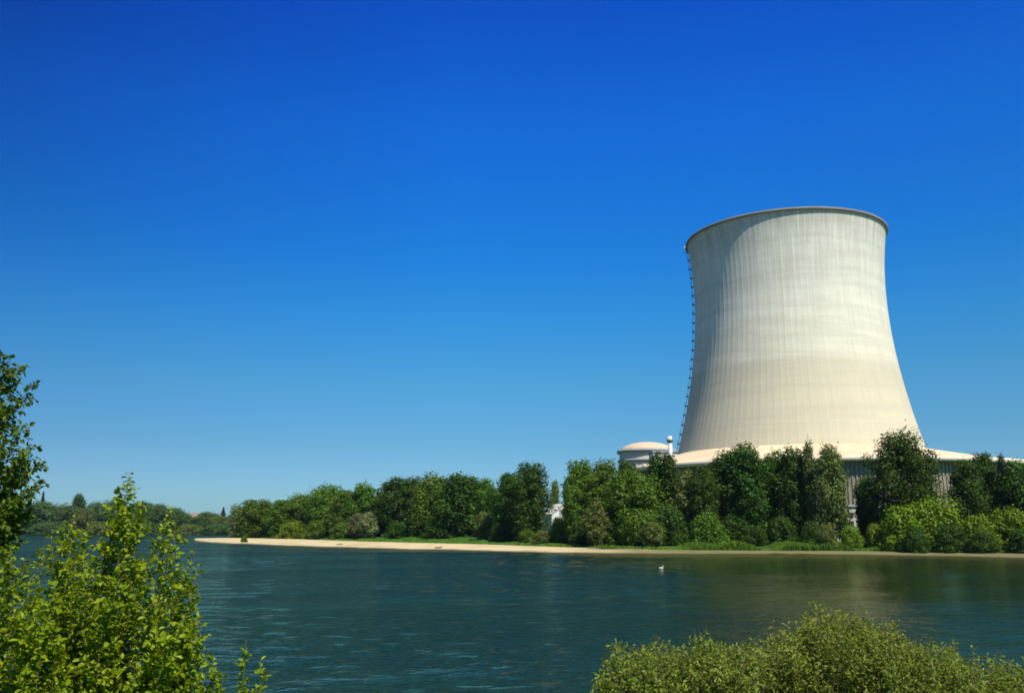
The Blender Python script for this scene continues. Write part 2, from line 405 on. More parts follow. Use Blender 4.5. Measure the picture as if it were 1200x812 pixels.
# apron roof
AO = Vector((6.6, 0, 0)); RA = 79.2; HE = 21.1 + CAMZ; FT = 1.55
def apron_r(h): pass
bm = bmesh.new(); NA = 240
inner, outer = [], []
steps = 8
rings = []
for i in range(steps + 1):
    u = i / steps; ring = []
    for k in range(NA):
        aa = 2 * math.pi * k / NA
        pi_ = Vector((math.cos(aa), math.sin(aa), 0)) * (rad(HB) - .3)
        po = AO + Vector((math.cos(aa), math.sin(aa), 0)) * RA
        q = pi_.lerp(po, u)
        q.z = (HB + .05) + (HE + FT - HB - .05) * (1 - (1 - u) ** 1.18)
        ring.append(bm.verts.new(q))
    rings.append(ring)
for A, B in zip(rings, rings[1:]):
    for k in range(NA):
        bm.faces.new((A[k], B[k], B[(k + 1) % NA], A[(k + 1) % NA]))
t = NT('cream_apron_roof')
p = t.coord(); sx = t.n('ShaderNodeSeparateXYZ'); t.l(p, sx.inputs[0])
ang = t.math('ARCTAN2', sx.outputs[1], sx.outputs[0])
seg = t.math('FRACT', t.math('MULTIPLY', ang, 120 / (2 * math.pi)))
f = t.noise(p, .08, 6, .6)
c = t.ramp(f, [(.3, (.50, .40, .24)), (.7, (.58, .48, .31))])
c = t.mix(t.math('MULTIPLY', t.math('LESS_THAN', seg, .07), .35), c, (.25, .2, .13))
t.bsdf(c, .9, .15); roofm = t.m
roof = obj('apron_roof', bm, roofm, tower)
bm = bmesh.new()
lathe(bm, [(RA - .5, HE), (RA + .45, HE), (RA + .45, HE + FT), (RA + .15, HE + FT + .12), (RA - .5, HE + FT - .02)], NA, closed=True)
fa = obj('fascia', bm, simple('cream_fascia', (.58, .50, .36), .85, .08, .2), roof, AO)
# louvre wall
bm = bmesh.new()
lathe(bm, [(RA - 2.45, 1.0), (RA - 2.45, HE + .02)], NA)
for k in range(360):
    aa = 2 * math.pi * k / 360; box(bm, ((RA - 2.3) * math.cos(aa), (RA - 2.3) * math.sin(aa), (HE + 1.5) / 2), (.34, .5, HE - 1.52), aa)
obj('louvre_wall', bm, simple('grey_tan_louvre_concrete', (.215, .19, .13), .95, .3, .1), tower, AO)
# ladder with platforms on the left silhouette
lh = R(-78.4); ld = Vector((math.sin(lh), math.cos(lh), 0)); lt = Vector((-ld.y, ld.x, 0)); la = math.atan2(ld.y, ld.x)
bm = bmesh.new()
zl = [HB + 2 + i * 3.0 for i in range(int((HT - HB - 2) / 3.0) + 1)]
for s in (-.35, .35):
    tube(bm, [ld * (rad(z) + .75) + lt * s + Vector((0, 0, z)) for z in zl], [.09] * len(zl), 4)
z = zl[0]
while z < zl[-1]:
    box(bm, ld * (rad(z) + .75) + Vector((0, 0, z)), (.06, .7, .06), la); z += .9
lad = obj('ladder', bm, M['metal'], tower)
z = HB + 5; pm = None
while z < HT - 1:
    bm = bmesh.new()
    box(bm, ld * (rad(z) + .6) + Vector((0, 0, z)), (1.0, 1.5, .5), la)
    for s in (-1.0, 1.0):
        box(bm, ld * (rad(z) + 1.12) + lt * s * .8 + Vector((0, 0, z + .7)), (.1, .1, 1.2), la)
    box(bm, ld * (rad(z) + 1.12) + Vector((0, 0, z + 1.25)), (.1, 1.7, .1), la)
    obj('platform', bm, M['metal'], lad); z += 3.95
bm = bmesh.new(); q = ld * (r1 + 1.4) + Vector((0, 0, HT - .9))
box(bm, q - ld * .4, (.7, .7, 1.2), la, .15); box(bm, q - ld * .4 + Vector((0, 0, .75)), (.25, .25, .4), la)
obj('warning_lamp', bm, M['lampw'], tower)

# ------------------------------------------------------------------ plant buildings
YR = 600.0
c0 = on_y(760, 600, YR); pz = lambda px, py, Y: on_y(px, py, Y).z
rr = (on_y(794, 540, YR).x - on_y(727, 540, YR).x) / 2
rb = thing('reactor_building', 'round cream reactor building with shallow ochre dome left of the tower', 'building', (c0.x, YR, 2))
zc = pz(760, 529.5, YR) - 2; zt = pz(760, 518, YR) - 2
bm = bmesh.new()
lathe(bm, [(rr - .8, 0), (rr - .8, zc - 7.2), (rr - .8, zc - .5)], 96); 
for k in range(24):
    aa = 2 * math.pi * k / 24; box(bm, ((rr - .75) * math.cos(aa), (rr - .75) * math.sin(aa), (zc - 9) / 2), (1.0, 1.6, zc - 9), aa)
wall = obj('wall', bm, M['cream'], rb)
bm = bmesh.new()
lathe(bm, [(rr - 1, zc - 1.0), (rr + .8, zc - 1.0), (rr + .8, zc + .8), (rr - 1, zc + 1.1)], 96, closed=True)
lathe(bm, [(rr - 1, zc - 7.0), (rr + .3, zc - 7.0), (rr + .3, zc - 5.6), (rr - 1, zc - 5.4)], 96, closed=True)
obj('cornice', bm, M['greyc'], rb)
bm = bmesh.new()
lathe(bm, [((rr - 1.2) * math.cos(a_), zc + .6 + (zt - zc - .6) * math.sin(a_) ** 1.15) for a_ in [math.pi / 2 * i / 12 for i in range(12)]] + [(.05, zt)], 96)
obj('dome', bm, M['dome'], rb)
# auxiliary building
YB = 560.0
xa, xb = on_y(765, 600, YB).x, on_y(793, 600, YB).x
ab = thing('auxiliary_building', 'plain white block beside the domed reactor building, partly behind trees', 'building', ((xa + xb) / 2, YB, 2))
bm = bmesh.new(); za = pz(780, 531.5, YB) - 2
box(bm, (0, 0, za / 2), (xb - xa, 18, za)); obj('wall', bm, M['white'], ab)
bm = bmesh.new(); box(bm, (0, 0, za + .5), (xb - xa + 1.2, 19.2, 1.0)); obj('roof', bm, M['greyc'], ab)
bm = bmesh.new()
bm.free()
for k in range(5):
    bm = bmesh.new(); box(bm, (-(xb - xa) / 2 + 2.6 + k * 2.5, -9.02, za - 5.0), (1.4, .2, 1.6)); obj('window', bm, M['glass'], ab)
# vent stack
YS = 540.0; sp = on_y(788, 600, YS); zs_ = pz(788, 511, YS) - 2
vs = thing('vent_stack', 'slim white ventilation stack with a dark platform beside the cooling tower', 'chimney', (sp.x, YS, 2))
bm = bmesh.new(); tube(bm, [(0, 0, 0), (0, 0, zs_ * .7), (0, 0, zs_)], [1.55, 1.35, 1.25], 20); obj('flue', bm, M['white'], vs)
bm = bmesh.new(); lathe(bm, [(1.1, zs_ - 3.4), (1.9, zs_ - 3.4), (2.0, zs_ - 1.8), (1.9, zs_ - 1.8), (1.8, zs_ - 3.1), (1.1, zs_ - 3.1)], 24, closed=True)
obj('platform', bm, M['metal'], vs)
# white house between the trees
def gable(bm, w, d, h, rh, x=0, y=0, ov=0):
    vs_ = [bm.verts.new((x + sx_ * (w / 2 + ov), y + sy * (d / 2 + ov), z_)) for sy in (-1, 1) for sx_, z_ in ((-1, 0), (1, 0), (1, h), (0, h + rh), (-1, h))]
    bm.faces.new(vs_[:5][::-1] if False else vs_[:5]); bm.faces.new(vs_[5:][::-1])
    for i in range(5): bm.faces.new((vs_[i], vs_[i + 5], vs_[(i + 1) % 5 + 5], vs_[(i + 1) % 5]))
def house(name, label, px, topy, wpx, Y, wallm, roofm_, hr=.3, depth=12, rz=0):
    c_ = on_y(px, 600, Y); g = float(ground_z(c_.x, Y)); H_ = pz(px, topy, Y) - g; w_ = wpx / FPX * Y
    h = thing(name, label, 'house', (c_.x, Y, g), rz=rz)
    bm = bmesh.new(); gable(bm, w_, depth, H_ * (1 - hr), H_ * hr - .3); wl_ = obj('wall', bm, wallm, h)
    bm = bmesh.new(); hw = w_ / 2; h0 = H_ * (1 - hr); rh = H_ * hr
    for s in (-1, 1):
        n_ = Vector((s * rh, 0, hw)).normalized() * .25
        a0 = Vector((0, 0, h0 + rh - .25)); a1 = Vector((s * (hw + .5), 0, h0 - .5 * rh / hw - .25))
        vv = []
        for y in (-depth / 2 - .5, depth / 2 + .5):
            vv.append([bm.verts.new(q + Vector((0, y, 0))) for q in (a0, a1, a1 + n_, a0 + n_)])
        for i in range(4): bm.faces.new((vv[0][i], vv[0][(i + 1) % 4], vv[1][(i + 1) % 4], vv[1][i]))
        bm.faces.new(vv[0]); bm.faces.new(vv[1][::-1])
    bmesh.ops.recalc_face_normals(bm, faces=bm.faces); obj('roof', bm, roofm_, h)
    for (fx, fz) in ((-.24, .35), (.24, .35), (-.24, .65), (.24, .65)):
        bm = bmesh.new(); box(bm, (fx * w_, -depth / 2 - .03, fz * h0), (w_ * .12, .12, h0 * .13)); obj('window', bm, M['glass'], h)
    return h
wh = house('white_house', 'white gabled house seen through the gap between tall trees', 655, 590, 30, 335, M['white'], simple('pale_roof_sheet', (.5, .46, .38), .8, .1, 1), .28, 8, rz=R(22))
bm = bmesh.new(); box(bm, (-1.2, -5.4, 3.4), (4.5, 2.8, 6.8)); obj('porch', bm, M['white'], wh)
house('tiled_house', 'far house with an orange tiled roof showing above the distant trees', 230, 601, 12, 830, M['cream'], M['tile'], .35, 14, rz=R(60))
# pump house behind bushes
YP = 232.0; pc = on_y(996, 600, YP); g = float(ground_z(pc.x, YP))
ph = thing('pump_house', 'low beige building with dark windows glimpsed between trees below the tower', 'building', (pc.x, YP, g))
hh = pz(996, 594, YP) - g; ww = 44 / FPX * YP
bm = bmesh.new(); box(bm, (0, 0, hh / 2), (ww, 7, hh)); obj('wall', bm, M['cream'], ph)
bm = bmesh.new(); box(bm, (0, 0, hh + .25), (ww + .8, 7.8, .5)); obj('roof', bm, M['greyc'], ph)
for k in range(4):
    for zf in (.5, .76):
        bm = bmesh.new(); box(bm, ((-1.5 + k) * ww / 4, -3.52, hh * zf), (ww / 4 * .6, .14, hh * .15)); obj('window', bm, M['glass'], ph)

# ------------------------------------------------------------------ trees
def cards(centers, normals, sizes, rng, aspect=1.0):
    n = len(centers)
    nrm = normals / (np.linalg.norm(normals, axis=1, keepdims=True) + 1e-9)
    r = rng.normal(size=(n, 3)); u = np.cross(nrm, r); u /= np.linalg.norm(u, axis=1, keepdims=True) + 1e-9
    v = np.cross(nrm, u)
    s = sizes[:, None] * .5
    j = lambda: 1 + rng.uniform(-.35, .35, (n, 1))
    fold = nrm * s * rng.uniform(-.3, .3, (n, 1))
    P = np.stack([centers - u * s * aspect * j(), centers - v * s * j() + fold, centers + u * s * aspect * j(), centers + v * s * j() + fold], 1)
    return P.reshape(-1, 3)
def quads_for(n): return np.arange(n * 4).reshape(n, 4)
def crown_mesh(name, kind, w, h, seed, ncl=46, per=190, card=.55):
    rng = np.random.default_rng(seed)
    C, N, Sz = [], [], []
    cl = []
    for i in range(ncl):
        u = (i + rng.uniform(0, 1)) / ncl
        if kind in ('tall', 'big'):
            z = .10 + .86 * u; rw = .5 * (math.sin(math.pi * min(1, (z * .82 + .10))) ** .65) * (1 - .12 * rng.uniform()); cr = rng.uniform(.13, .25) * (.72 if kind == 'big' else 1)
        elif kind == 'round':
            z = .10 + .84 * u; rw = .5 * math.sqrt(max(0, 1 - ((z - .42) / .60) ** 2)); cr = rng.uniform(.13, .24)
        elif kind == 'slim':
            z = .06 + .92 * u; rw = .42 * math.sin(math.pi * (z * .8 + .12)) ** .5; cr = rng.uniform(.2, .34)
        elif kind == 'conifer':
            z = .06 + .92 * u; rw = .5 * (1 - z) ** .8; cr = .05 + .16 * (1 - z)
        elif kind == 'bush':
            z = .06 + .86 * u; rw = .5 * math.sqrt(max(0, 1 - (z / 1.04) ** 2)); cr = rng.uniform(.11, .19)
        else:  # willow: egg
            z = .08 + .88 * u; rw = .5 * math.sin(math.pi * (z * .9 + .06)) ** .7; cr = rng.uniform(.14, .22)
        th = i * 2.399 + rng.uniform(-.5, .5); q = rng.uniform(.45, 1.0) ** .6
        rr_ = max(0, rw * rng.uniform(.85, 1.18) - cr * .6) * q
        cl.append((rr_ * math.cos(th) * w, rr_ * math.sin(th) * w, z * h, cr * w))
    top = max(c_[2] + c_[3] * .7 for c_ in cl)
    for (x, y, z, cr) in cl:
        n = int(per * rng.uniform(.7, 1.3) * (cr / (.15 * w)) ** 1.3)
        d = rng.normal(size=(n, 3)); d /= np.linalg.norm(d, axis=1, keepdims=True)
        rad_ = cr * rng.uniform(.25, 1, n) ** .45 * (1 + .3 * np.sin(d[:, 0] * 6 + x) * np.cos(d[:, 2] * 7 + y))
        stray = rng.uniform(size=n) < .06; rad_[stray] *= 1.35
        P = np.array([x, y, z]) + d * rad_[:, None] * np.array([1, 1, 1.05 if kind != 'slim' else 1.6])
        C.append(P); N.append(d * .85 + rng.normal(size=(n, 3)) * .38 + np.array([0, 0, .15])); Sz.append(card * rng.uniform(.55, 1.3, n))
    # dense dim heart so that no sky pierces the middle
    n = int(ncl * per * .16)
    zc_ = rng.uniform(.08, .82, n); th = rng.uniform(0, 2 * math.pi, n)
    if kind == 'conifer': rw = .33 * (1 - zc_)
    elif kind == 'bush': rw = .36 * np.sqrt(1 - (zc_ / 1.1) ** 2)
    else: rw = .33 * np.sin(np.pi * (zc_ * .85 + .1)) ** .6
    r_ = rw * np.sqrt(rng.uniform(0, 1, n)) * w
    C.append(np.stack([r_ * np.cos(th), r_ * np.sin(th), zc_ * h], 1)); N.append(rng.normal(size=(n, 3))); Sz.append(card * 1.7 * rng.uniform(.6, 1.2, n))
    C, N, Sz = np.concatenate(C), np.concatenate(N), np.concatenate(Sz)
    C[:, 2] *= h / top
    ok = C[:, 2] > .15; C, N, Sz = C[ok], N[ok], Sz[ok]
    return np_mesh(name, cards(C, N, Sz, rng), quads_for(len(C)))
def trunk_mesh(name, kind, w, h, seed):
    rnd = random.Random(seed); bm = bmesh.new()
    r0 = .024 * h if kind not in ('bush', 'willow') else .03 * h
    if kind in ('bush', 'willow'):
        for k in range(6):
            a_ = k * 1.05 + rnd.random(); d = Vector((math.cos(a_), math.sin(a_), 0))
            tube(bm, [(0, 0, -.3), d * w * .10 + Vector((0, 0, h * .35)), d * w * .24 + Vector((0, 0, h * .75))], [r0 * .6, r0 * .4, r0 * .1], 5)
    else:
        pts = [Vector((rnd.uniform(-.02, .02) * w * (i > 0), rnd.uniform(-.02, .02) * w * (i > 0), h * (i * .15) - .4 * (i == 0))) for i in range(7)]
        tube(bm, pts, [r0 * (1.25 if i == 0 else 1 - i * .145) for i in range(7)], 8)
        for k in range(9):
            z_ = h * rnd.uniform(.16, .72); a_ = k * 2.4 + rnd.random(); L = w * rnd.uniform(.25, .4) * (1 if kind != 'slim' else .7)
            d = Vector((math.cos(a_), math.sin(a_), 0)); rb_ = r0 * (1 - z_ / h) * .5
            tube(bm, [Vector((0, 0, z_)), d * L * .5 + Vector((0, 0, z_ + L * .4)), d * L + Vector((0, 0, z_ + L * (1.1 if kind != 'conifer' else .2)))], [rb_, rb_ * .6, rb_ * .15], 5)
    me = bpy.data.meshes.new(name); bm.to_mesh(me); bm.free(); me.materials.append(M['bark']); return me
SPEC = {'tall': (10, 20, 34, 330, .40), 'round': (11, 16, 36, 330, .40), 'slim': (4, 18, 30, 120, .36), 'conifer': (7, 17, 60, 120, .38),
        'big': (17, 26, 62, 420, .40), 'bush': (9, 7, 34, 260, .32), 'willow': (6, 10, 34, 200, .32)}
VAR = {}
for kd, (w, h, nc, per, card) in SPEC.items():
    VAR[kd] = []
    for s in range({'tall': 6, 'round': 4, 'bush': 4, 'big': 1}.get(kd, 2)):
        VAR[kd].append((crown_mesh('crown', kd, w, h, 100 + s * 7 + len(kd) * 31, nc, per, card), trunk_mesh('trunk', kd, w, h, s + 3), w, h))
NAME = {'tall': 'broadleaf_tree', 'big': 'broadleaf_tree', 'round': 'broadleaf_tree', 'slim': 'poplar_tree', 'conifer': 'conifer_tree', 'bush': 'bush', 'willow': 'willow_tree'}
CAT = {'tall': 'tree', 'big': 'tree', 'round': 'tree', 'slim': 'tree', 'conifer': 'tree', 'bush': 'bush', 'willow': 'tree'}
cnt = {}
rT = random.Random(11)
def plant(kind, px, topy, wpx, Y, mat, label, group, name=None):
    v = VAR[kind]; i = cnt.get(kind, 0); cnt[kind] = i + 1
    cm, tm, w, h = v[i % len(v)]
    q = on_y(px, topy, Y); g = float(ground_z(q.x, Y)) - .05
    H_ = q.z - g; Wm = wpx / FPX * Y * (1.38 if kind in ('tall', 'round') else 1.25)
    o = thing(name or NAME[kind], label, CAT[kind], (q.x, Y, g), group, rz=rT.uniform(0, 6.28))
    sw = Wm / w; o.scale = (sw, sw, H_ / h)
    c_ = obj('crown', cm, None, o)
    if len(cm.materials) == 0: cm.materials.append(M['mid'])
    c_.material_slots[0].link = 'OBJECT'; c_.material_slots[0].material = M[mat]
    obj('trunk', tm, None, o)
    return o
TLX = [270, 340, 420, 500, 600, 700, 800, 900, 1000, 1100, 1200, 1300]
TLY = [425, 392, 350, 318, 262, 216, 198, 188, 184, 180, 172, 165]
def TL(px): return float(np.interp(px, TLX, TLY)) + (5 if px > 720 else 0) + (7 if 835 < px < 1050 else 0)
G1 = 'trees along the far river bank'
G2 = 'bushes along the far river bank'
# kind, px, top, width px, extra depth, material, label
TREES = [
 ('slim', 279, 593, 17, 0, 'pale', 'slim pale yellow-green tree at the left end of the sandbank wood'),
 ('round', 303, 586, 36, 10, 'mid', 'rounded green tree second from the left end of the sandbank wood'),
 ('tall', 333, 586, 30, 4, 'mid', 'small upright green tree where the sandbank wood starts to rise leftwards'),
 ('round', 352, 580, 34, 14, 'mid', 'mid green tree on the rising edge left of the tallest group over the sand'),
 ('round', 385, 569, 42, 22, 'mid', 'broad rounded green tree topping the left wood above the sandbank'),
 ('tall', 404, 575, 28, 6, 'mid', 'smaller green tree right of the broad rounded one over the sandbank'),
 ('tall', 427, 567, 34, 16, 'mid', 'tall green tree behind the dry brown shrub and pale willow'),
 ('conifer', 443, 573, 14, 48, 'blue', 'small dark conifer peeping over the notch between two green woods'),
 ('tall', 463, 561, 40, 14, 'dark', 'dark full tree directly right of the pale willow on the bank'),
 ('tall', 485, 560, 26, 22, 'dark', 'narrow dark treetop right of the notch with the conifer'),
 ('round', 509, 556, 42, 14, 'mid', 'domed green tree in the middle of the dark wood over the grass strip'),
 ('round', 543, 557, 50, 16, 'dark', 'wide flat-topped dark tree above the right part of the grass strip'),
 ('tall', 568, 562, 30, 26, 'mid', 'lower tree filling the dip left of the two dark peaked trees'),
 ('tall', 598, 555, 36, 10, 'dark', 'dark tree leaning against the left side of the tallest peaked tree'),
 ('tall', 621, 543, 37, 8, 'dark', 'tall peaked dark tree just left of the white gabled house'),
 ('slim', 650, 565, 11, 105, 'olive', 'thin sparse young tree standing in the sky gap above the white house'),
 ('tall', 673, 569, 26, 4, 'mid', 'lighter slanting tree at the right side of the gap with the white house'),
 ('tall', 680, 541, 36, 16, 'mid', 'tall green tree left of the domed reactor building, leftmost of its pair'),
 ('tall', 708, 541, 36, 16, 'mid', 'tall green tree left of the domed reactor building, rightmost of its pair'),
 ('tall', 734, 541, 26, 18, 'dark', 'dark narrow treetop in front of the left edge of the reactor building'),
 ('round', 742, 553, 50, 6, 'mid', 'fresh green triangular tree below the reactor building'),
 ('slim', 768, 534, 22, 14, 'dark', 'dark pointed treetop below the vent stack, left of two'),
 ('slim', 784, 535, 22, 14, 'dark', 'dark pointed treetop below the vent stack, right of two'),
 ('willow', 802, 552, 34, 14, 'olive', 'olive green tree in front of the left end of the apron roof'),
 ('tall', 822, 548, 30, 12, 'dark', 'dark tree just left of the largest dark mass before the apron'),
 ('round', 852, 531, 46, 14, 'dark', 'dark shoulder tree left of the high domed one before the apron'),
 ('tall', 874, 522, 44, 12, 'dark', 'highest domed dark tree under the left half of the tower'),
 ('tall', 904, 529, 34, 16, 'dark', 'dark tree between two domed treetops under the middle of the tower'),
 ('tall', 929, 527, 36, 12, 'dark', 'dark green tree left of the slim pale poplar under the tower'),
 ('slim', 946, 521, 13, 8, 'olive', 'slim pale poplar standing before the apron roof of the tower'),
 ('tall', 970, 524, 33, 6, 'olive', 'loose olive green tree right of the slim poplar, wall showing through'),
 ('round', 1014, 557, 26, 12, 'dark', 'low dark tree against the left side of the biggest tree'),
 ('big', 1053, 505, 74, 10, 'dark', 'biggest tree of the bank, tall and dark, reaching over the apron roof'),
 ('round', 1083, 564, 18, 12, 'dark', 'small dark tree tucked under the right side of the biggest tree'),
 ('tall', 1130, 540, 36, 12, 'dark', 'dark tree right of the bare stretch of louvre wall'),
 ('tall', 1150, 532, 30, 18, 'dark', 'peaked dark tree rising over the apron edge at the right'),
 ('slim', 1172, 536, 11, 14, 'blue', 'narrow blackish spire of a tree at the right end of the apron'),
 ('round', 1193, 541, 46, 14, 'dark', 'dark spreading tree cut by the right edge of the photo'),
 ('round', 1240, 545, 60, 14, 'dark', 'dark tree further along the bank past the right edge'),
]
BUSH = [
 ('bush', 345, 611, 34, -4, 'bright', 'light green bush at the foot of the left wood behind the sand'),
 ('bush', 375, 609, 30, -2, 'mid', 'low green bush in the middle of the left wood edge'),
 ('bush', 402, 612, 26, -3, 'mid', 'low green bush left of the dry brown shrub'),
 ('willow', 419, 601, 17, -1, 'brown', 'dry brownish shrub beside the pale willow'),
 ('willow', 432, 600, 21, -4, 'pale', 'rounded pale green willow on the bank behind the sand'),
 ('bush', 474, 612, 40, 3, 'dark', 'dark bush under the trees behind the left half of the grass strip'),
 ('bush', 520, 606, 46, 3, 'dark', 'dark bush in the shade behind the middle of the grass strip'),
 ('willow', 567, 600, 21, 0, 'olive', 'slim pale shrub against the dark wood over the grass strip'),
 ('bush', 588, 612, 26, 2, 'dark', 'dark bush right of the slim pale shrub'),
 ('bush', 618, 620, 20, -5, 'mid', 'small light bush at the foot of the peaked tree, left one'),
 ('bush', 637, 622, 24, -5, 'olive', 'small light bush at the foot of the peaked tree, right one'),
 ('bush', 655, 606, 22, 2, 'mid', 'green bush below the white gabled house'),
 ('bush', 684, 604, 30, 0, 'dark', 'green bush below the pair of tall trees left of the reactor building'),
 ('willow', 698, 588, 26, -2, 'olive', 'olive leaning shrub left of the green triangular tree'),
 ('bush', 722, 608, 34, 0, 'dark', 'green bush at the left foot of the green triangular tree'),
 ('bush', 754, 598, 44, -3, 'mid', 'green bush at the right foot of the green triangular tree'),
 ('willow', 762, 612, 24, -7, 'olive', 'small silvery shrub at the water edge under the triangular tree'),
 ('bush', 784, 592, 36, 3, 'dark', 'green bush under the two dark pointed treetops'),
 ('bush', 828, 601, 40, -1, 'mid', 'rounded bush sloping down to the reeds left of the dark mass'),
 ('bush', 860, 604, 34, 8, 'dark', 'dark bush under the highest domed dark tree'),
 ('bush', 885, 616, 24, 2, 'dark', 'small green bush at the foot of the dark trees under the tower'),
 ('bush', 915, 606, 34, 8, 'dark', 'dark bush left of the slim poplar foot'),
 ('bush', 951, 610, 26, 2, 'dark', 'green bush around the foot of the slim poplar'),
 ('bush', 968, 616, 24, -5, 'olive', 'low olive bush at the river edge right of the slim poplar'),
 ('bush', 996, 616, 24, -4, 'bright', 'small bright bush below the pump house'),
 ('bush', 1024, 614, 20, -4, 'bright', 'small bright bush left of the big bright bushes'),
 ('bush', 1058, 592, 50, 0, 'bright', 'big bright bush in front of the biggest tree, left half of the pair'),
 ('bush', 1092, 585, 62, 2, 'bright', 'big bright bush below the bare louvre wall, highest of the bushes'),
 ('bush', 1072, 617, 28, -6, 'dark', 'darker round bush at the water in front of the big bright bushes, left one'),
 ('bush', 1112, 614, 34, -6, 'dark', 'darker round bush at the water in front of the big bright bushes, right one'),
 ('bush', 1146, 603, 38, -3, 'bright', 'bright bush right of the highest bright bush'),
 ('bush', 1182, 596, 46, 0, 'bright', 'bright bush near the right edge of the photo'),
 ('bush', 1150, 622, 30, -7, 'dark', 'low dark green bush at the river edge under the bright right bushes'),
 ('bush', 1196, 620, 30, -7, 'dark', 'low green bush at the river edge cut by the right edge'),
 ('bush', 286, 633.4, 11, None, 'mid', 'tiny green bush growing on the open sandbank'),
]
for kd, px, ty, wp, dy, mt, lb in TREES: plant(kd, px, ty, wp, TL(px) + dy, mt, lb, G1)
for kd, px, ty, wp, dy, mt, lb in BUSH:
    if dy is None:
        q = on_z(px, 635.2, .25); o = plant(kd, px, ty, wp, q.y, mt, lb, G2); o.location.z = .2; o.scale = (.30, .30, .30)
    else: plant(kd, px, ty, wp, TL(px) + dy, mt, lb, G2)
# second row, half hidden
for px, ty in ((318, 597), (368, 584), (395, 581), (446, 585), (478, 572), (498, 572), (527, 570), (556, 572), (583, 575), (610, 568), (692, 560), (722, 562), (760, 565), (800, 570), (836, 560), (888, 548), (918, 550)):
    plant('round', px, ty, 34, TL(px) + 30, 'dark', 'dark tree of the second row, half hidden behind the front trees', 'second row of trees half hidden in the far bank wood')
# far left bank
G3 = 'trees on the distant left bank'
FAR = [
 ('round', -40, 588, 60, 770, 'far', 'distant tree furthest left, beyond the edge of the photo'),
 ('round', 12, 590, 50, 765, 'far', 'distant tree hidden behind the leafy edge tree'),
 ('conifer', 51, 576, 13, 800, 'blue', 'distant dark spire beside the leafy edge tree'),
 ('round', 50, 588, 40, 760, 'far', 'distant rounded tree below the dark spire'),
 ('round', 76, 591, 30, 762, 'far', 'distant low tree between the dark spire and the high dark crown'),
 ('tall', 94, 579, 14, 790, 'dark', 'distant high dark crown standing above its row'),
 ('round', 100, 596, 24, 755, 'olive', 'distant pale olive tree below the high dark crown'),
 ('round', 116, 589, 26, 765, 'far', 'distant round tree right of the high dark crown'),
 ('round', 134, 586, 26, 785, 'dark', 'distant darker tree just left of the tallest shrub tip'),
 ('round', 155, 592, 30, 765, 'far', 'distant tree right behind the tallest shrub tip'),
 ('round', 168, 588, 22, 790, 'dark', 'distant dark rounded tree right of the tallest shrub tip'),
 ('round', 186, 591, 28, 765, 'far', 'distant green tree left of the second shrub tip'),
 ('round', 204, 595, 24, 775, 'far', 'distant green tree behind the second shrub tip'),
 ('round', 216, 601, 20, 770, 'far', 'distant low tree left of the orange roofed house'),
 ('round', 232, 605, 18, 765, 'far', 'distant low tree in front of the orange roofed house'),
 ('round', 244, 600, 22, 775, 'far', 'distant rounded tree right of the orange roofed house'),
 ('conifer', 262, 594, 12, 800, 'blue', 'distant dark conifer near the start of the sandbank wood'),
 ('round', 257, 604, 20, 765, 'olive', 'distant low pale tree below the dark conifer'),
 ('round', 272, 603, 20, 775, 'far', 'distant tree touching the left end of the sandbank wood'),
 ('bush', 60, 611, 40, 748, 'far', 'distant waterside bush furthest left'),
 ('bush', 120, 612, 36, 748, 'olive', 'distant waterside bush left of the tallest shrub tip'),
 ('bush', 172, 612, 36, 746, 'far', 'distant waterside bush between the two shrub tips'),
 ('bush', 222, 614, 34, 744, 'olive', 'distant waterside bush below the orange roofed house'),
 ('bush', 254, 614, 30, 742, 'far', 'distant waterside bush below the dark conifer'),
]
for kd, px, ty, wp, Y, mt, lb in FAR: plant(kd, px, ty, wp, Y, mt, lb, G3)

# grass and reeds on the far bank (stuff)
def grass(name, px0, px1, n, hmin, hmax, depth, mat, seed):
    rng = np.random.default_rng(seed)
    bx = np.array([v.x for v in up]); by = np.array([v.y for v in up]); o_ = np.argsort(bx); bx, by = bx[o_], by[o_]
    px = rng.uniform(px0, px1, n)
    Y0 = np.array([on_z(a_, float(np.interp(a_, [u_[0] for u_ in UP], [u_[1] for u_ in UP])), upz(a_)).y for a_ in px])
    Y = Y0 + rng.uniform(-.1, depth, n)
    X = (px - 600) / FPX * Y * (1 / cP)
    d = ray(600, 640); X = (px - 600) / d.y * Y
    Z = ground_z(X, Y) - .05
    lump = .6 + .4 * np.sin(X * .5) * np.sin(X * .17 + 2)
    hh_ = rng.uniform(hmin, hmax, n) * lump; w_ = rng.uniform(.12, .3, n)
    a_ = rng.uniform(0, math.pi, n); lean = rng.normal(0, .25, (n, 2))
    b0 = np.stack([X - np.cos(a_) * w_, Y - np.sin(a_) * w_, Z], 1); b1 = np.stack([X + np.cos(a_) * w_, Y + np.sin(a_) * w_, Z], 1)
    t1 = np.stack([X + np.cos(a_) * w_ * .4 + lean[:, 0] * hh_, Y + lean[:, 1] * hh_, Z + hh_], 1); t0 = np.stack([X - np.cos(a_) * w_ * .4 + lean[:, 0] * hh_, Y + lean[:, 1] * hh_, Z + hh_ * .9], 1)
    me = np_mesh(name, np.stack([b0, b1, t1, t0], 1).reshape(-1, 3), quads_for(n))
    tag(obj(name, me, M[mat]), kind='stuff')
grass('grass', 262, 690, 34000, .25, .75, 55, 'grass', 1)
grass('reeds', 785, 1075, 20000, 1.0, 2.4, 6, 'grass', 2)
grass('waterside_plants', 640, 1330, 12000, .3, 1.1, 9, 'mid', 3)

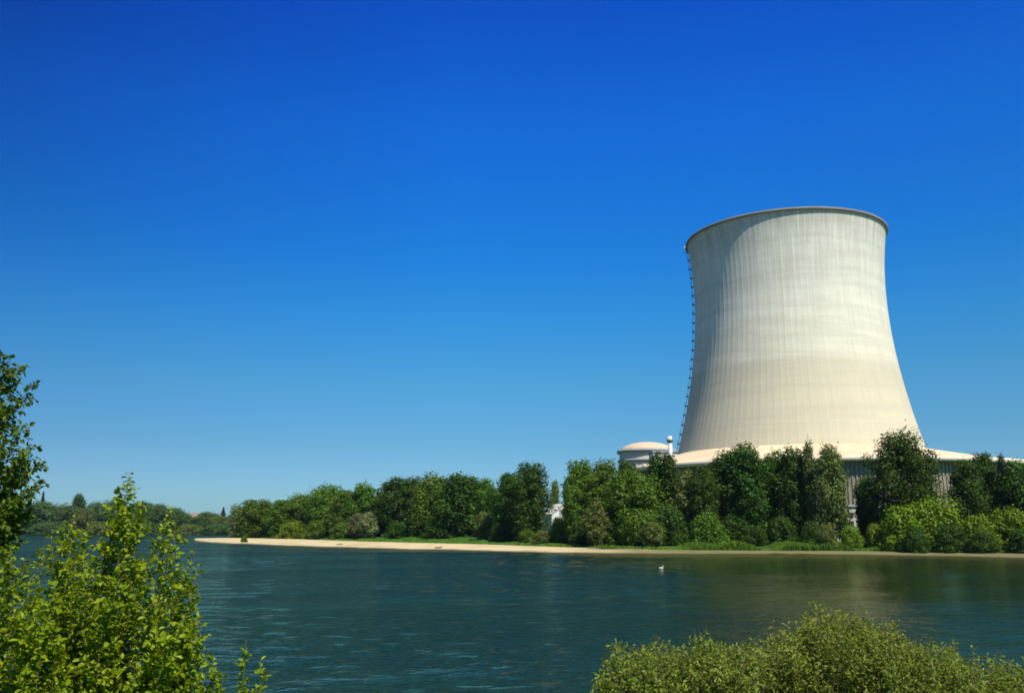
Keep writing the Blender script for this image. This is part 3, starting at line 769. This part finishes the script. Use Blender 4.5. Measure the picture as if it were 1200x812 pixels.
# ------------------------------------------------------------------ near leafy plants
def leaves(P, D, size, rng, asp=.55):
    """P base points, D directions (n,3), pointed folded leaves: 6-vertex -> 2 quads"""
    n = len(P); D = D / (np.linalg.norm(D, axis=1, keepdims=True) + 1e-9)
    up_ = np.array([0, 0, 1.0]) + rng.normal(0, .55, (n, 3))
    S_ = np.cross(D, up_); S_ /= np.linalg.norm(S_, axis=1, keepdims=True) + 1e-9
    N_ = np.cross(S_, D)
    L = (size * rng.uniform(.6, 1.25, n))[:, None]; Wd = L * asp * .5
    curl = -N_ * L * .12
    base = P; m1 = P + D * L * .35; m2 = P + D * L * .72; tip = P + D * L + curl
    l1 = m1 + S_ * Wd * .9 + N_ * Wd * .35; l2 = m2 + S_ * Wd * .75 + N_ * Wd * .3
    r1_ = m1 - S_ * Wd * .9 + N_ * Wd * .35; r2 = m2 - S_ * Wd * .75 + N_ * Wd * .3
    V = np.stack([base, l1, l2, tip, r2, r1_], 1).reshape(-1, 3)
    i = np.arange(n)[:, None] * 6
    F = np.concatenate([i + np.array([[0, 1, 2, 3]]), i + np.array([[0, 3, 4, 5]])])
    return V, F
class Plant:
    def __init__(s, seed): s.rng = np.random.default_rng(seed); s.r = random.Random(seed); s.bm = bmesh.new(); s.P = []; s.D = []
    def shoot(s, a, b, r0, side=.3, leafL=.035, lvl=0, nside=10, bend=.1, start=.25):
        a, b = Vector(a), Vector(b); L = (b - a).length; r = s.r
        off = Vector((r.uniform(-1, 1), r.uniform(-1, 1), r.uniform(-.3, .3))) * bend * L
        pt = lambda u: a.lerp(b, u) + off * math.sin(math.pi * u)
        n = 7 if lvl == 0 else 4
        tube(s.bm, [pt(i / n) for i in range(n + 1)], [max(.0016, r0 * (1 - .9 * i / n)) for i in range(n + 1)], 5 if lvl == 0 else 3)
        ax = (b - a).normalized()
        if lvl == 0:
            for k in range(nside):
                u = start + (1 - start - .04) * (k + r.random() * .6) / nside
                d = Vector((r.gauss(0, 1), r.gauss(0, 1), r.gauss(0, .4))); d = (d - ax * d.dot(ax)).normalized()
                sl = side * (1.15 - u * .8) * r.uniform(.6, 1.25)
                q = pt(u); s.shoot(q, q + (ax * .75 + d).normalized() * sl, max(.002, r0 * .35 * (1.1 - u)), lvl=1, leafL=leafL, bend=.08)
        nl = max(2, int(L / leafL)) if lvl else int(L * .35 / leafL)
        for k in range(nl):
            u = (.12 + .88 * (k + r.random()) / nl) if lvl else .6 + .4 * (k + r.random()) / nl
            d = Vector((r.gauss(0, 1), r.gauss(0, 1), r.gauss(0, .6))); d = (d - ax * d.dot(ax)).normalized()
            dd = ax * r.uniform(.1, .9) + d + Vector((0, 0, r.uniform(-.35, .25)))
            s.P.append(tuple(pt(min(u, 1)) + d * .008)); s.D.append(tuple(dd))
    def finish(s, t_, leafmat, size, asp, loc):
        V, F = leaves(np.array(s.P), np.array(s.D), size, s.rng, asp)
        V = V - np.array([loc.x, loc.y, loc.z])
        for v in s.bm.verts: v.co -= loc
        obj('foliage', np_mesh('foliage', V, F), leafmat, t_); obj('stems', s.bm, M['twig'], t_)
def gpt(px, Y):
    q = on_y(px, 700, Y); return Vector((q.x, Y, float(ground_z(q.x, Y)) - .1))

# big shrub at lower left
rnd = random.Random(4)
P_ = Plant(21); base = gpt(70, 8.4)
TIPS = [(152, 553, 8.2), (145, 563, 8.25), (159, 568, 8.15), (150, 578, 8.1), (143, 596, 8.3), (160, 600, 8.2), (206, 612, 8.05), (194, 620, 8.1), (232, 660, 7.8), (80, 612, 8.5), (97, 620, 8.4), (60, 628, 8.3), (140, 585, 8.5), (200, 597, 8.0), (182, 640, 8.3), (228, 646, 7.8), (214, 668, 8.1), (88, 606, 8.6), (70, 618, 8.2), (104, 612, 8.9), (118, 640, 8.0), (52, 640, 8.6), (165, 650, 8.6), (30, 655, 8.2),
        (222, 700, 8.0), (190, 690, 8.4), (12, 640, 7.8)]
for k in range(56):
    px = rnd.uniform(-30, 228); t_y = 640 + rnd.uniform(0, 150) + max(0, px - 140) * .35
    TIPS.append((px, t_y, rnd.uniform(7.4, 9.4)))
for (px, py, Y) in TIPS:
    b = on_y(px, py, Y); a0 = base.lerp(gpt(px, Y), .62) + Vector((rnd.uniform(-.2, .2), rnd.uniform(-.2, .2), 0))
    P_.shoot(a0, b, .011, side=.36, leafL=.0155, nside=27, bend=.06, start=.42 if py < 700 else .5)
sh = thing('leafy_shrub', 'big yellow-green leafy shrub with upright shoots in the lower left corner', 'shrub', base)
P_.finish(sh, M['shrubleaf'], .058, .72, base)
# young shoots right of it
for i, (tips, bx_, lb) in enumerate((
    ([(236, 730, 8.0), (250, 765, 8.1), (222, 752, 7.9), (262, 790, 8.0), (240, 790, 8.2), (230, 800, 7.8), (210, 775, 8.0)], 240, 'small leafy sapling right of the big shrub, fullest of the three'),
    ([(288, 752, 8.0), (284, 795, 8.1)], 288, 'thin leafy shoot at the bottom, left one of the thin pair'),
    ([(305, 772, 8.1), (300, 805, 8.0)], 304, 'thin leafy shoot at the bottom, right one of the thin pair'))):
    Q = Plant(60 + i); bs = gpt(bx_, 8.0)
    for px, py, Y in tips:
        Q.shoot(bs.lerp(gpt(px, Y), .6), on_y(px, py, Y), .007, side=.13 if i else .22, leafL=.015, nside=22, bend=.04, start=.6)
    th_ = thing('sapling', lb, 'sapling', bs, 'young shoots beside the big shrub'); Q.finish(th_, M['shrubleaf'], .056, .72, bs)
# tree at left edge
Q = Plant(33); bs = gpt(-70, 9.6)
ET = [(8, 415, 9.6), (28, 428, 9.5), (40, 448, 9.6), (-20, 400, 9.8), (-50, 390, 9.5), (22, 465, 9.4), (30, 500, 9.3), (45, 535, 9.5), (48, 560, 9.4), (38, 590, 9.5), (10, 480, 9.8), (15, 520, 9.2), (20, 560, 9.6), (25, 610, 9.4), (-10, 450, 9.4),
      (-30, 470, 9.7), (0, 540, 9.9), (5, 590, 9.2), (-20, 600, 9.6), (-60, 500, 9.4), (-90, 450, 9.6), (-110, 500, 9.8), (-80, 560, 9.3), (36, 520, 9.7), (12, 440, 9.7), (-5, 500, 9.2), (28, 545, 9.8), (10, 570, 9.9), (34, 572, 9.3), (5, 620, 9.4), (20, 635, 9.2)]
tp = on_y(-70, 430, 9.6)
tube(Q.bm, [bs, bs.lerp(tp, .35) + Vector((.05, 0, 0)), bs.lerp(tp, .7), tp], [.09, .07, .045, .015], 10)
for (px, py, Y) in ET:
    b = on_y(px, py, Y); z0 = max(bs.z + .8, b.z - abs(b.x - bs.x) * 1.0 - .5); u = (z0 - bs.z) / (tp.z - bs.z)
    Q.shoot(bs.lerp(tp, min(.95, u)), b, .012, side=.34, leafL=.0145, nside=24, bend=.06, start=.3)
th_ = thing('young_tree', 'taller darker green leafy tree cut by the left edge of the photo', 'tree', bs); Q.finish(th_, M['treeleaf'], .060, .75, bs)

# willow bushes lower right
def willow(cx, contour, Yc, depth, n, seed, label):
    """contour: px,py of upper outline"""
    Q = Plant(seed); r = Q.r; bs = gpt(cx, Yc)
    cxs = [c_[0] for c_ in contour]; cys = [c_[1] for c_ in contour]
    for k in range(n):
        px = r.uniform(cxs[0] - 4, cxs[-1] + 4); v = r.random()
        Y = Yc + (v - .5) * depth
        drop = abs(v - .5) * 2
        yt = np.interp(px, cxs, cys) + (drop ** 2) * 34 + r.uniform(0, 14) + (r.random() < .7) * r.uniform(0, 90) * (.4 + .6 * drop) - (r.random() < .16) * r.uniform(3, 17)
        tip = on_y(px, yt, Y)
        dirx = (tip.x - bs.x) * .35
        L = r.uniform(.4, .95)
        a0 = tip - Vector((dirx * .35, (Y - Yc) * .2, L))
        if k % 6 == 0:
            a0 = bs.lerp(Vector((tip.x, Y, bs.z)), .45)
        Q.shoot(a0, tip, .006, side=.17, leafL=.024, nside=8 if k % 6 else 10, bend=.06, start=.3 if k % 6 else .6)
    th_ = thing('willow_bush', label, 'bush', bs, 'willow bushes on the near bank'); Q.finish(th_, M['willowleaf'], .046, .48, bs)
willow(790, [(700, 778), (720, 752), (745, 752), (790, 748), (840, 744), (870, 748), (895, 760)], 9.6, 1.8, 620, 71, 'olive willow bush at the bottom, lowest and leftmost of the three')
willow(975, [(868, 752), (900, 742), (930, 726), (955, 713), (990, 710), (1020, 716), (1050, 732), (1080, 752)], 10.2, 2.2, 720, 72, 'olive willow bush at the bottom, middle one and highest of the three')
willow(1130, [(1040, 752), (1070, 742), (1100, 746), (1130, 764), (1160, 772), (1200, 768), (1240, 764)], 9.8, 1.9, 560, 73, 'olive willow bush in the lower right corner, with thin stems standing out')

# ------------------------------------------------------------------ driftwood on the sand
for px, py, lb in ((514, 642.0, 'dark driftwood log lying at the water edge below the middle of the wood'), (398, 638.2, 'small dark driftwood log on the open sand, leftmost log')):
    q = on_z(px, py, .3); bm = bmesh.new()
    tube(bm, [(-1.0, 0, .05), (-.3, .1, .16), (.4, .02, .14), (1.1, -.15, .26)], [.10, .16, .14, .05], 8); tube(bm, [(.3, 0, .15), (.55, .1, .5), (.6, .2, .75)], [.07, .05, .02], 6)
    tag(obj('driftwood_log', bm, M['bark'], None, q), lb, 'log', 'driftwood on the sandbank')

# ------------------------------------------------------------------ swan
q = on_z(775, 666, 0)
sw = thing('swan', 'single white swan floating on the river off the sandbank', 'bird', q, rz=R(28))
sw.scale = (.52, .52, .52)
bm = bmesh.new()
ch = [(-.62, .16, .05), (-.45, .17, .15), (-.2, .14, .23), (.08, .12, .24), (.32, .14, .19), (.47, .24, .10), (.50, .40, .06), (.44, .56, .05), (.46, .68, .05), (.54, .72, .065), (.62, .70, .045)]
tube(bm, [(x, 0, z) for x, z, r_ in ch], [r_ for x, z, r_ in ch], 12)
for s in (-1, 1):
    tube(bm, [(-.55, s * .10, .28), (-.3, s * .17, .28), (0, s * .18, .24), (.2, s * .14, .18)], [.02, .10, .12, .04], 8)
o = obj('body', bm, M['feather'], sw); md = o.modifiers.new('sub', 'SUBSURF'); md.levels = 1; md.render_levels = 1
bm = bmesh.new(); tube(bm, [(.62, 0, .70), (.74, 0, .665)], [.032, .012], 8); obj('beak', bm, M['beak'], sw)

# ------------------------------------------------------------------ haze
bm = bmesh.new(); box(bm, (0, 3500, 64), (9000, 9000, 136))
hz = NT('thin_air_haze'); pv = hz.n('ShaderNodeVolumePrincipled'); pv.inputs['Density'].default_value = .000035
pv.inputs['Color'].default_value = (.55, .75, 1, 1); pv.inputs['Anisotropy'].default_value = .2
hz.l(pv.outputs[0], hz.out.inputs['Volume'])
tag(obj('haze', bm, hz.m), kind='stuff')
